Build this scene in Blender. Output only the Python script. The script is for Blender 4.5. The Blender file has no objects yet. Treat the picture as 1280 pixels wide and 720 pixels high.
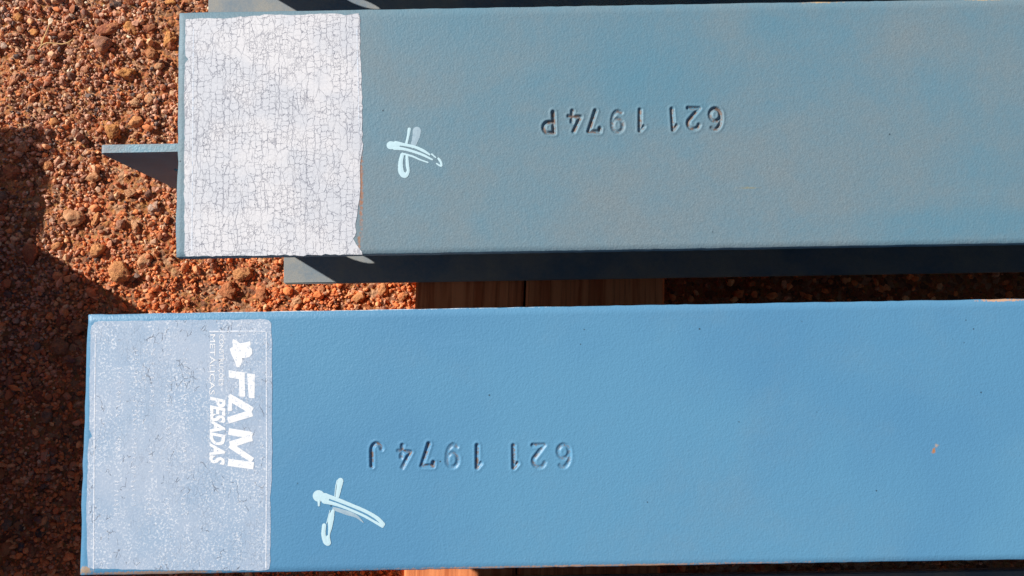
import bpy, bmesh, math, random
import numpy as np
from mathutils import Vector, Matrix, noise
from mathutils.geometry import tessellate_polygon

random.seed(7)
rng = np.random.default_rng(11)
C = bpy.context.scene.collection
SC = bpy.context.scene
R = math.radians

# ------------------------------------------------------------------ camera
ZT = 0.403                       # height of the steel's top faces above the ground
cam = bpy.data.cameras.new('camera')
camo = bpy.data.objects.new('camera', cam); C.objects.link(camo); SC.camera = camo
cam.sensor_width = 36.0; cam.lens = 950 / 1280 * 36
cam.clip_start = 0.01; cam.clip_end = 500
camo.location = (0, 0, ZT + 0.59678)
camo.rotation_euler = (0.07767884, 0.00130746, -0.01684693)

# ------------------------------------------------------------------ sky, sun, exposure
AZ = math.atan(0.624)            # the light travels towards +X, -Y
TE = 0.74
EL = math.atan(TE)
w = bpy.data.worlds.new('World'); SC.world = w; w.use_nodes = True
nt = w.node_tree
sky = nt.nodes.new('ShaderNodeTexSky'); sky.sky_type = 'NISHITA'; sky.sun_disc = False
sky.sun_elevation = EL; sky.sun_rotation = math.atan2(-math.cos(AZ), math.sin(AZ))
bg = nt.nodes['Background']; bg.inputs['Strength'].default_value = 0.05
nt.links.new(sky.outputs[0], bg.inputs[0])
sun = bpy.data.lights.new('sun', 'SUN'); suno = bpy.data.objects.new('sun', sun); C.objects.link(suno)
sun.energy = 5.0; sun.angle = R(0.5); sun.color = (1.0, 0.945, 0.87)
d = Vector((math.cos(AZ), -math.sin(AZ), -TE))
suno.rotation_euler = d.to_track_quat('-Z', 'Y').to_euler(); suno.location = (-2, 2, 3)
SC.view_settings.view_transform = 'Standard'; SC.view_settings.look = 'None'
SC.view_settings.exposure = 0.25; SC.view_settings.gamma = 1
SC.render.engine = 'CYCLES'; SC.cycles.use_denoising = True

# ------------------------------------------------------------------ helpers
def tag(o, label=None, cat=None, group=None, kind=None):
    if label: o['label'] = label
    if cat: o['category'] = cat
    if group: o['group'] = group
    if kind: o['kind'] = kind
    return o

def empty(name, loc, label, cat, group=None, rz=0):
    o = bpy.data.objects.new(name, None); C.objects.link(o)
    o.location = loc; o.rotation_euler = (0, 0, rz); o.empty_display_size = 0.05
    return tag(o, label, cat, group)

def mesh_obj(name, verts, faces, mat, parent=None, smooth=False, off=(0, 0, 0)):
    me = bpy.data.meshes.new(name)
    ox, oy, oz = off
    me.from_pydata([(v[0] - ox, v[1] - oy, v[2] - oz) for v in verts], [], faces)
    me.update()
    if smooth: me.polygons.foreach_set('use_smooth', [True] * len(me.polygons))
    me.materials.append(mat)
    o = bpy.data.objects.new(name, me); C.objects.link(o)
    if parent: o.parent = parent
    return o

def bm_obj(name, bm, mat, parent=None, smooth=False):
    bmesh.ops.recalc_face_normals(bm, faces=bm.faces)
    me = bpy.data.meshes.new(name); bm.to_mesh(me); bm.free()
    if smooth: me.polygons.foreach_set('use_smooth', [True] * len(me.polygons))
    me.materials.append(mat)
    o = bpy.data.objects.new(name, me); C.objects.link(o)
    if parent: o.parent = parent
    return o

# lattice value noise for numpy arrays
_tab = rng.random((256, 256))
def vnoise(x, y, s, seed=0):
    x = np.asarray(x) / s + 17.3 * seed + 500; y = np.asarray(y) / s + 9.1 * seed + 500
    xi = np.floor(x).astype(int); yi = np.floor(y).astype(int)
    fx = x - xi; fy = y - yi
    fx = fx * fx * (3 - 2 * fx); fy = fy * fy * (3 - 2 * fy)
    g = lambda a, b: _tab[a % 256, b % 256]
    return ((g(xi, yi) * (1 - fx) + g(xi + 1, yi) * fx) * (1 - fy) + (g(xi, yi + 1) * (1 - fx) + g(xi + 1, yi + 1) * fx) * fy) * 2 - 1

# ------------------------------------------------------------------ node helpers
class N:
    def __init__(s, name):
        s.m = bpy.data.materials.new(name); s.m.use_nodes = True
        s.t = s.m.node_tree; s.b = s.t.nodes['Principled BSDF']
        s.co = s.t.nodes.new('ShaderNodeTexCoord').outputs['Object']
    def put(s, inp, v):
        if v is None: return
        if hasattr(v, 'links') or isinstance(v, bpy.types.NodeSocket): s.t.links.new(v, inp)
        else: inp.default_value = v
    def n(s, kind, out=0, props=None, **kw):
        nd = s.t.nodes.new(kind)
        for k, v in (props or {}).items(): setattr(nd, k, v)
        for k, v in kw.items():
            s.put(nd.inputs[int(k[1:])] if k[0] == 'i' and k[1:].isdigit() else nd.inputs[k], v)
        return nd.outputs[out]
    def math(s, op, a, b=0.0, c=0.0, clamp=False):
        return s.n('ShaderNodeMath', props={'operation': op, 'use_clamp': clamp}, i0=a, i1=b, i2=c)
    def vmath(s, op, a, b=(0, 0, 0)):
        nd = s.t.nodes.new('ShaderNodeVectorMath'); nd.operation = op
        s.put(nd.inputs[0], a); s.put(nd.inputs[1], b)
        return nd.outputs['Value'] if op in ('LENGTH', 'DISTANCE', 'DOT_PRODUCT') else nd.outputs[0]
    def noise(s, scale, detail=3, rough=0.55, vec=None, dist=0.0, out=0):
        return s.n('ShaderNodeTexNoise', out, Vector=vec or s.co, Scale=scale, Detail=detail, Roughness=rough, Distortion=dist)
    def vor(s, scale, feature='F1', vec=None, rnd=1.0, out=0):
        return s.n('ShaderNodeTexVoronoi', out, {'feature': feature}, Vector=vec or s.co, Scale=scale, Randomness=rnd)
    def ramp(s, v, a, b, lo=0.0, hi=1.0):
        return s.n('ShaderNodeMapRange', props={'interpolation_type': 'SMOOTHSTEP'}, i0=v, i1=a, i2=b, i3=lo, i4=hi)
    def mix(s, f, a, b, mode='MIX'):
        nd = s.t.nodes.new('ShaderNodeMix'); nd.data_type = 'RGBA'; nd.blend_type = mode
        s.put(nd.inputs[0], f)
        s.put(nd.inputs[6], a if not isinstance(a, tuple) else a + (1,)); s.put(nd.inputs[7], b if not isinstance(b, tuple) else b + (1,))
        return nd.outputs[2]
    def xyz(s, v=None):
        nd = s.t.nodes.new('ShaderNodeSeparateXYZ'); s.put(nd.inputs[0], v or s.co); return nd.outputs
    def mapv(s, scale=(1, 1, 1), loc=(0, 0, 0), vec=None):
        nd = s.t.nodes.new('ShaderNodeMapping'); s.put(nd.inputs[0], vec or s.co)
        nd.inputs['Scale'].default_value = scale; nd.inputs['Location'].default_value = loc
        return nd.outputs[0]
    def bump(s, h, strength, dist, normal=None):
        nd = s.t.nodes.new('ShaderNodeBump'); s.put(nd.inputs['Height'], h)
        nd.inputs['Strength'].default_value = strength; nd.inputs['Distance'].default_value = dist
        if normal: s.put(nd.inputs['Normal'], normal)
        return nd.outputs[0]
    def done(s, col, rough=0.5, normal=None, spec=0.5, metal=0.0):
        s.put(s.b.inputs['Base Color'], col if not isinstance(col, tuple) else col + (1,))
        s.put(s.b.inputs['Roughness'], rough); s.b.inputs['Metallic'].default_value = metal
        s.b.inputs['Specular IOR Level'].default_value = spec
        if normal: s.put(s.b.inputs['Normal'], normal)
        return s.m

def blue_paint(name, base, deep, dust, dlo, dhi, seed, spots=(), dmax=1.0, peel=0.5, zone=None, spec=0.35):
    """Sprayed steel paint: orange peel, cloudy tone, a film of earth dust, rubbed and rusty spots."""
    s = N(name)
    v = s.mapv(loc=(seed, seed * 2.3, 0))
    col = s.mix(s.ramp(s.noise(5, 3, vec=v), 0.35, 0.65), base, deep)
    dn = s.noise(7, 5, 0.6, vec=v, dist=0.4)
    dn2 = s.noise(26, 4, 0.65, vec=v)
    f = s.math('ADD', s.math('MULTIPLY', dn, 0.6), s.math('ADD', s.math('MULTIPLY', dn2, 0.25), s.math('MULTIPLY', s.noise(260, 4, 0.7), 0.15)))
    if zone:                                # a rubbed-clean patch of the dust film
        for (x, y, rx, ry, k) in zone:
            dd = s.vmath('LENGTH', s.vmath('MULTIPLY', s.vmath('SUBTRACT', s.co, (x, y, 0)), (1 / rx, 1 / ry, 0)))
            f = s.math('SUBTRACT', f, s.ramp(dd, 0.2, 1.0, k, 0.0))
    f = s.ramp(f, dlo, dhi, 0.0, dmax)
    grain = s.noise(900, 3, 0.6)
    dcol = s.mix(s.ramp(grain, 0.35, 0.65), dust, tuple(c * 0.82 for c in dust))
    col = s.mix(f, col, dcol)
    # tiny dark pits and pale specks
    pit = s.vor(95, vec=s.mapv(loc=(seed, 0, 0)))
    gate = s.ramp(s.noise(31, 1, vec=v), 0.62, 0.66)
    col = s.mix(s.math('MULTIPLY', s.ramp(pit, 0.05, 0.09, 0.8, 0.0), gate), col, (0.03, 0.05, 0.07))
    # faint rubbed streaks and hairline scuffs
    sm = s.noise(30, 5, 0.7, vec=s.mapv((0.35, 1.6, 1), (seed, 1, 0)), dist=0.8)
    col = s.mix(s.ramp(sm, 0.58, 0.80, 0.0, 0.12), col, tuple(min(1, c * 1.25 + 0.06) for c in base))
    hl = s.math('ABSOLUTE', s.math('SUBTRACT', s.noise(16, 2, vec=s.mapv((1, 1.4, 1), (seed, 3, 0)), dist=1.0), 0.5))
    hg = s.ramp(s.noise(21, 2, vec=s.mapv(loc=(seed + 7, 0, 0))), 0.60, 0.66)
    col = s.mix(s.math('MULTIPLY', s.ramp(hl, 0.0005, 0.0018, 0.16, 0.0), hg), col, tuple(min(1, c * 1.5 + 0.10) for c in base))
    for (x, y, rx, ry, c, soft) in spots:
        q = s.vmath('MULTIPLY', s.vmath('SUBTRACT', s.co, (x, y, 0)), (1 / rx, 1 / ry, 0))
        dd = s.math('ADD', s.vmath('LENGTH', q), s.math('MULTIPLY', s.math('SUBTRACT', s.noise(420, 4, 0.7), 0.5), 2.6))
        col = s.mix(s.ramp(dd, 1.0 - soft, 1.0, 0.95, 0.0), col, c)
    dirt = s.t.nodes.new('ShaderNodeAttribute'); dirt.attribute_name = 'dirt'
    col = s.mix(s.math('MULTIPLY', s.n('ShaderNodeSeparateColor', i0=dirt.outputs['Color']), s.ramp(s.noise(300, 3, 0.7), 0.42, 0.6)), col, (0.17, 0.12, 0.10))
    peelh = s.math('ADD', s.noise(620, 3, 0.55), s.math('ADD', s.math('MULTIPLY', s.noise(300, 2), 0.6), s.math('MULTIPLY', s.noise(110, 1), 0.35)))
    nrm = s.bump(peelh, peel, 0.00036)
    nrm = s.bump(grain, 0.45, 0.00016, nrm)
    rough = s.math('ADD', 0.42, s.math('MULTIPLY', f, 0.35))
    return s.done(col, rough, nrm, spec)

def wood_mat(name, a, b, seed):
    s = N(name)
    g = s.noise(60, 5, 0.6, vec=s.mapv((1, 0.035, 1), (seed, 0, 0)), dist=0.6)
    g2 = s.noise(420, 3, 0.6, vec=s.mapv((1, 0.02, 1), (seed, 0, 0)))
    col = s.mix(s.ramp(g, 0.38, 0.62), a, b)
    col = s.mix(s.ramp(g2, 0.5, 0.75, 0, 0.55), col, tuple(c * 0.45 for c in b))
    col = s.mix(s.ramp(s.noise(9, 3), 0.5, 0.7, 0, 0.4), col, (0.24, 0.10, 0.045))
    h = s.math('ADD', g, g2)
    return s.done(col, 0.8, s.bump(h, 0.5, 0.001), 0.25)

def soil_mat():
    s = N('red_earth')
    n1 = s.math('ADD', s.math('MULTIPLY', s.noise(260, 6, 0.7), 0.6), s.math('MULTIPLY', s.noise(38, 6, 0.75), 0.4)); n2 = s.noise(14, 4, 0.6); v = s.vor(240, out=1)
    col = s.mix(s.ramp(n1, 0.3, 0.7), (0.50, 0.18, 0.065), (0.76, 0.32, 0.14))
    col = s.mix(s.ramp(n2, 0.4, 0.65, 0, 0.6), col, (0.40, 0.17, 0.085))
    col = s.mix(0.25, col, s.mix(1.0, col, v, 'MULTIPLY'))
    # small stones too far off to model: each cell its own tone and relief
    wv = s.vmath('ADD', s.co, s.vmath('MULTIPLY', s.n('ShaderNodeTexNoise', 1, Vector=s.co, Scale=90, Detail=3), (0.008, 0.008, 0)))
    cell = s.n('ShaderNodeSeparateColor', i0=s.vor(135, vec=wv, out=1)); cd = s.vor(135, vec=wv)
    col = s.mix(s.ramp(cell, 0.55, 0.6, 0, 0.8), col, s.mix(s.ramp(s.n('ShaderNodeSeparateColor', 1, i0=s.vor(135, vec=wv, out=1)), 0.2, 0.8), (0.20, 0.10, 0.065), (0.62, 0.36, 0.21)))
    h = s.math('ADD', s.noise(300, 6, 0.75), s.math('MULTIPLY', s.vor(260), -0.6))
    h = s.math('ADD', h, s.math('MULTIPLY', cd, -1.6))
    return s.done(col, 0.95, s.bump(h, 1.0, 0.003), 0.15)

def grain_mat():
    s = N('gravel_grains')
    a = s.t.nodes.new('ShaderNodeAttribute'); a.attribute_name = 'tint'
    n = s.noise(700, 4, 0.7)
    col = s.mix(s.ramp(n, 0.35, 0.7, 0.0, 0.55), a.outputs['Color'], s.mix(1.0, a.outputs['Color'], (0.62, 0.54, 0.5), 'MULTIPLY'))
    return s.done(col, 0.85, s.bump(n, 0.5, 0.0006), 0.25)

def stone_mat():
    s = N('stone')
    oi = s.t.nodes.new('ShaderNodeObjectInfo')
    off = s.vmath('ADD', s.co, s.vmath('MULTIPLY', s.n('ShaderNodeCombineXYZ', i0=oi.outputs['Random'], i1=oi.outputs['Random']), (9, 3, 0)))
    n = s.noise(380, 6, 0.72, vec=off); n2 = s.noise(120, 4, 0.6, vec=off)
    c = oi.outputs['Color']
    col = s.mix(s.ramp(n, 0.35, 0.68, 0, 0.65), c, s.mix(1.0, c, (0.5, 0.4, 0.36), 'MULTIPLY'))
    col = s.mix(s.ramp(n2, 0.44, 0.62, 0, 0.75), col, (0.62, 0.26, 0.12))
    h = s.math('ADD', n, s.math('MULTIPLY', n2, 0.8))
    return s.done(col, 0.9, s.bump(h, 1.0, 0.0032), 0.15)

def sticker_cracked():
    s = N('crackled_white_label')
    wob = s.n('ShaderNodeTexNoise', 1, Vector=s.co, Scale=420, Detail=4)
    v = s.vmath('ADD', s.mapv((1.0, 0.55, 1)), s.vmath('MULTIPLY', s.vmath('SUBTRACT', wob, (.5, .5, .5)), (0.0042, 0.0036, 0)))
    e1 = s.vor(115, 'DISTANCE_TO_EDGE', v, 1.0)
    e2 = s.vor(330, 'DISTANCE_TO_EDGE', v, 1.0)
    wide = s.math('ADD', 0.022, s.math('MULTIPLY', s.ramp(s.noise(60, 2), 0.5, 0.72), 0.035))
    k1 = s.math('MULTIPLY', s.n('ShaderNodeMapRange', i0=e1, i1=0.004, i2=wide, i3=1.0, i4=0.0), s.ramp(s.noise(75, 3), 0.34, 0.58, 0.5, 1.0))
    gate = s.ramp(s.noise(48, 3), 0.50, 0.62)
    k2 = s.math('MULTIPLY', s.n('ShaderNodeMapRange', i0=e2, i1=0.01, i2=0.06, i3=0.75, i4=0.0), gate)
    k = s.math('MAXIMUM', k1, k2)
    # long vertical splits in the film
    vx = s.math('ADD', s.xyz()[0], s.math('MULTIPLY', s.math('SUBTRACT', s.noise(90, 5, 0.7, vec=s.mapv((0.5, 1, 1))), 0.5), 0.0085))
    st = s.math('ABSOLUTE', s.math('SUBTRACT', s.math('FRACT', s.math('MULTIPLY', vx, 92)), 0.5))
    k3 = s.math('MULTIPLY', s.ramp(st, 0.012, 0.045, 0.95, 0.0), s.ramp(s.noise(46, 2, vec=s.mapv((1, 0.45, 1), (3, 1, 0))), 0.50, 0.56))
    k = s.math('MAXIMUM', k, k3)
    # long wandering splits with short cross breaks between them
    sep = s.xyz(); wob2 = s.xyz(s.vmath('SUBTRACT', s.n('ShaderNodeTexNoise', 1, Vector=s.co, Scale=130, Detail=5, Roughness=0.7), (.5, .5, .5)))
    bu = s.math('ADD', sep[1], s.math('MULTIPLY', wob2[1], 0.0095)); bv = s.math('ADD', sep[0], s.math('MULTIPLY', wob2[0], 0.0085))
    bvec = s.n('ShaderNodeCombineXYZ', i0=bu, i1=bv)
    br = s.t.nodes.new('ShaderNodeTexBrick'); s.put(br.inputs['Vector'], bvec)
    br.offset = 0.37; br.offset_frequency = 3; br.squash = 0.7; br.squash_frequency = 2
    for kk, vv in (('Scale', 1.0), ('Mortar Size', 0.00016), ('Mortar Smooth', 0.7), ('Brick Width', 0.0068), ('Row Height', 0.0052)): br.inputs[kk].default_value = vv
    kb = s.math('MULTIPLY', br.outputs['Fac'], s.ramp(s.noise(65, 3, vec=s.mapv(loc=(4, 4, 0))), 0.38, 0.56, 0.12, 1.1))
    k = s.math('MAXIMUM', s.math('MULTIPLY', k, 0.75), kb)
    tone = s.mix(s.ramp(s.noise(24, 3), 0.38, 0.62), (0.59, 0.61, 0.66), (0.70, 0.695, 0.72))
    tone = s.mix(s.ramp(s.noise(520, 4, 0.7), 0.52, 0.75, 0, 0.6), tone, (0.82, 0.82, 0.86))
    tone = s.mix(s.ramp(s.noise(700, 3, 0.7), 0.5, 0.8, 0, 0.4), tone, (0.42, 0.46, 0.56))
    col = s.mix(s.math('MULTIPLY', k, 0.80), tone, (0.17, 0.18, 0.24))
    h = s.math('ADD', s.math('MULTIPLY', k, -1.0), s.math('MULTIPLY', s.noise(450, 4), 0.35))
    return s.done(col, 0.6, s.bump(h, 0.5, 0.0005), 0.3)

def sticker_faded():
    s = N('faded_blue_label')
    tone = s.mix(s.ramp(s.noise(22, 4), 0.35, 0.65), (0.315, 0.425, 0.57), (0.39, 0.475, 0.60))
    spk = s.noise(620, 4, 0.75)
    area = s.ramp(s.noise(34, 3, vec=s.mapv((1, 0.6, 1))), 0.4, 0.68)
    rows = s.ramp(s.noise(95, 2, vec=s.mapv((1, 0.16, 1), (2, 0, 0))), 0.50, 0.58)
    sp = s.math('MULTIPLY', s.ramp(spk, 0.50, 0.62), s.math('ADD', 0.2, s.math('MULTIPLY', s.math('MAXIMUM', area, rows), 0.6)))
    tone = s.mix(sp, tone, (0.74, 0.78, 0.84))
    tone = s.mix(s.ramp(s.noise(250, 3), 0.55, 0.75, 0, 0.4), tone, (0.31, 0.41, 0.56))
    # short dark splits here and there
    wob = s.n('ShaderNodeTexNoise', 1, Vector=s.co, Scale=200, Detail=3)
    v = s.vmath('ADD', s.mapv((1.0, 0.55, 1)), s.vmath('MULTIPLY', s.vmath('SUBTRACT', wob, (.5, .5, .5)), (0.005, 0.004, 0)))
    e = s.vor(150, 'DISTANCE_TO_EDGE', v)
    k = s.math('MULTIPLY', s.ramp(e, 0.006, 0.035, 1, 0), s.ramp(s.noise(85, 3, vec=s.mapv(loc=(5, 2, 0))), 0.57, 0.64))
    e2 = s.vor(300, 'DISTANCE_TO_EDGE', v)
    k = s.math('MAXIMUM', k, s.math('MULTIPLY', s.ramp(e2, 0.006, 0.05, 0.30, 0), s.ramp(s.noise(40, 3), 0.40, 0.6)))
    col = s.mix(s.math('MULTIPLY', k, 0.7), tone, (0.13, 0.15, 0.20))
    h = s.math('ADD', s.math('MULTIPLY', k, -1), s.math('MULTIPLY', spk, 0.6))
    return s.done(col, 0.55, s.bump(h, 0.5, 0.0005), 0.35)

def plain(name, col, rough=0.6, worn=None, scale=500, amt=0.6, b=0.3, lo=0.45, hi=0.65):
    s = N(name)
    n = s.noise(scale, 4, 0.7)
    c = s.mix(s.ramp(n, lo, hi, 0, amt), col, worn or tuple(x * 0.7 for x in col))
    return s.done(c, rough, s.bump(n, b, 0.0004), 0.3)

M_UP = blue_paint('dusty_blue_paint', (0.122, 0.250, 0.332), (0.108, 0.248, 0.342), (0.212, 0.260, 0.283), 0.24, 0.72, 3.1, peel=0.75, dmax=0.9,
    zone=[(0.33, 0.045, 0.19, 0.09, 0.10), (0.26, -0.02, 0.12, 0.05, 0.05), (0.60, 0.02, 0.06, 0.05, 0.1), (0.62, -0.085, 0.25, 0.02, 0.10), (0.14, 0.09, 0.25, 0.04, 0.08)],
    spots=[(0.147, -0.045, 0.0022, 0.05, (0.36, 0.17, 0.10), 0.95), (0.1455, -0.090, 0.0016, 0.009, (0.34, 0.19, 0.12), 0.98),
           (0.52, 0.0995, 0.02, 0.0012, (0.5, 0.36, 0.2), 0.9), (0.655, 0.0995, 0.02, 0.0012, (0.5, 0.36, 0.2), 0.9),
           (0.455, -0.052, 0.012, 0.0012, (0.23, 0.25, 0.20), 0.98)])
M_LOW = blue_paint('sky_blue_paint', (0.093, 0.260, 0.440), (0.108, 0.290, 0.462), (0.17, 0.30, 0.41), 0.46, 0.80, 8.4, peel=0.62, dmax=0.5,
    spots=[(0.6588, -0.0164, 0.0020, 0.0031, (0.46, 0.20, 0.07), 0.75), (0.6612, -0.0128, 0.0024, 0.0018, (0.42, 0.33, 0.27), 0.95),
           (0.718, 0.0992, 0.024, 0.0015, (0.55, 0.33, 0.20), 0.6), (0.0045, -0.0962, 0.006, 0.004, (0.42, 0.30, 0.2), 0.6),
           (0.06, -0.0988, 0.07, 0.0018, (0.36, 0.25, 0.19), 0.6), (0.44, -0.0995, 0.03, 0.001, (0.6, 0.3, 0.15), 0.6),
           (0.40, -0.099, 0.2, 0.0012, (0.5, 0.3, 0.2), 0.9), (0.19, 0.0998, 0.2, 0.0004, (0.7, 0.75, 0.8), 0.9)])
M_BOT = blue_paint('earth_stained_blue_paint', (0.12, 0.20, 0.29), (0.14, 0.21, 0.28), (0.41, 0.385, 0.33), 0.32, 0.66, 5.0, peel=0.3, spec=0.15)
M_WEB = blue_paint('blue_web_paint', (0.09, 0.18, 0.27), (0.08, 0.17, 0.27), (0.24, 0.17, 0.15), 0.34, 0.6, 1.0, peel=0.5, dmax=0.8)
M_TAB = blue_paint('rough_cut_blue_paint', (0.14, 0.32, 0.43), (0.17, 0.34, 0.43), (0.33, 0.27, 0.25), 0.46, 0.66, 2.0, peel=1.0, dmax=0.7)
M_CRACK = sticker_cracked(); M_FADE = sticker_faded()
M_PRINT = plain('white_print', (0.84, 0.85, 0.87), 0.6, (0.40, 0.50, 0.62), 420, 0.75, 0.5, 0.53, 0.66)
M_PRINTW = plain('worn_white_print', (0.72, 0.76, 0.83), 0.6, (0.40, 0.50, 0.64), 520, 0.8)
M_MARK = plain('pale_marker_paint', (0.52, 0.72, 0.79), 0.45, (0.52, 0.70, 0.78), 350, 0.5)
M_MARKG = plain('thin_grey_marker_paint', (0.36, 0.48, 0.56), 0.6, (0.26, 0.38, 0.48), 350, 0.7)
M_EDGE = plain('peeled_adhesive_edge', (0.36, 0.17, 0.12), 0.8, (0.32, 0.30, 0.32), 400, 0.8)
M_WOOD = wood_mat('timber', (0.80, 0.29, 0.12), (0.50, 0.13, 0.045), 0)
M_WOOD2 = wood_mat('timber_pale', (0.74, 0.27, 0.11), (0.46, 0.12, 0.042), 4)
M_SOIL = soil_mat(); M_GRAIN = grain_mat(); M_STONE = stone_mat()
M_STRAW = plain('dry_straw', (0.62, 0.40, 0.17), 0.7, (0.45, 0.25, 0.1), 900, 0.5)
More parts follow.
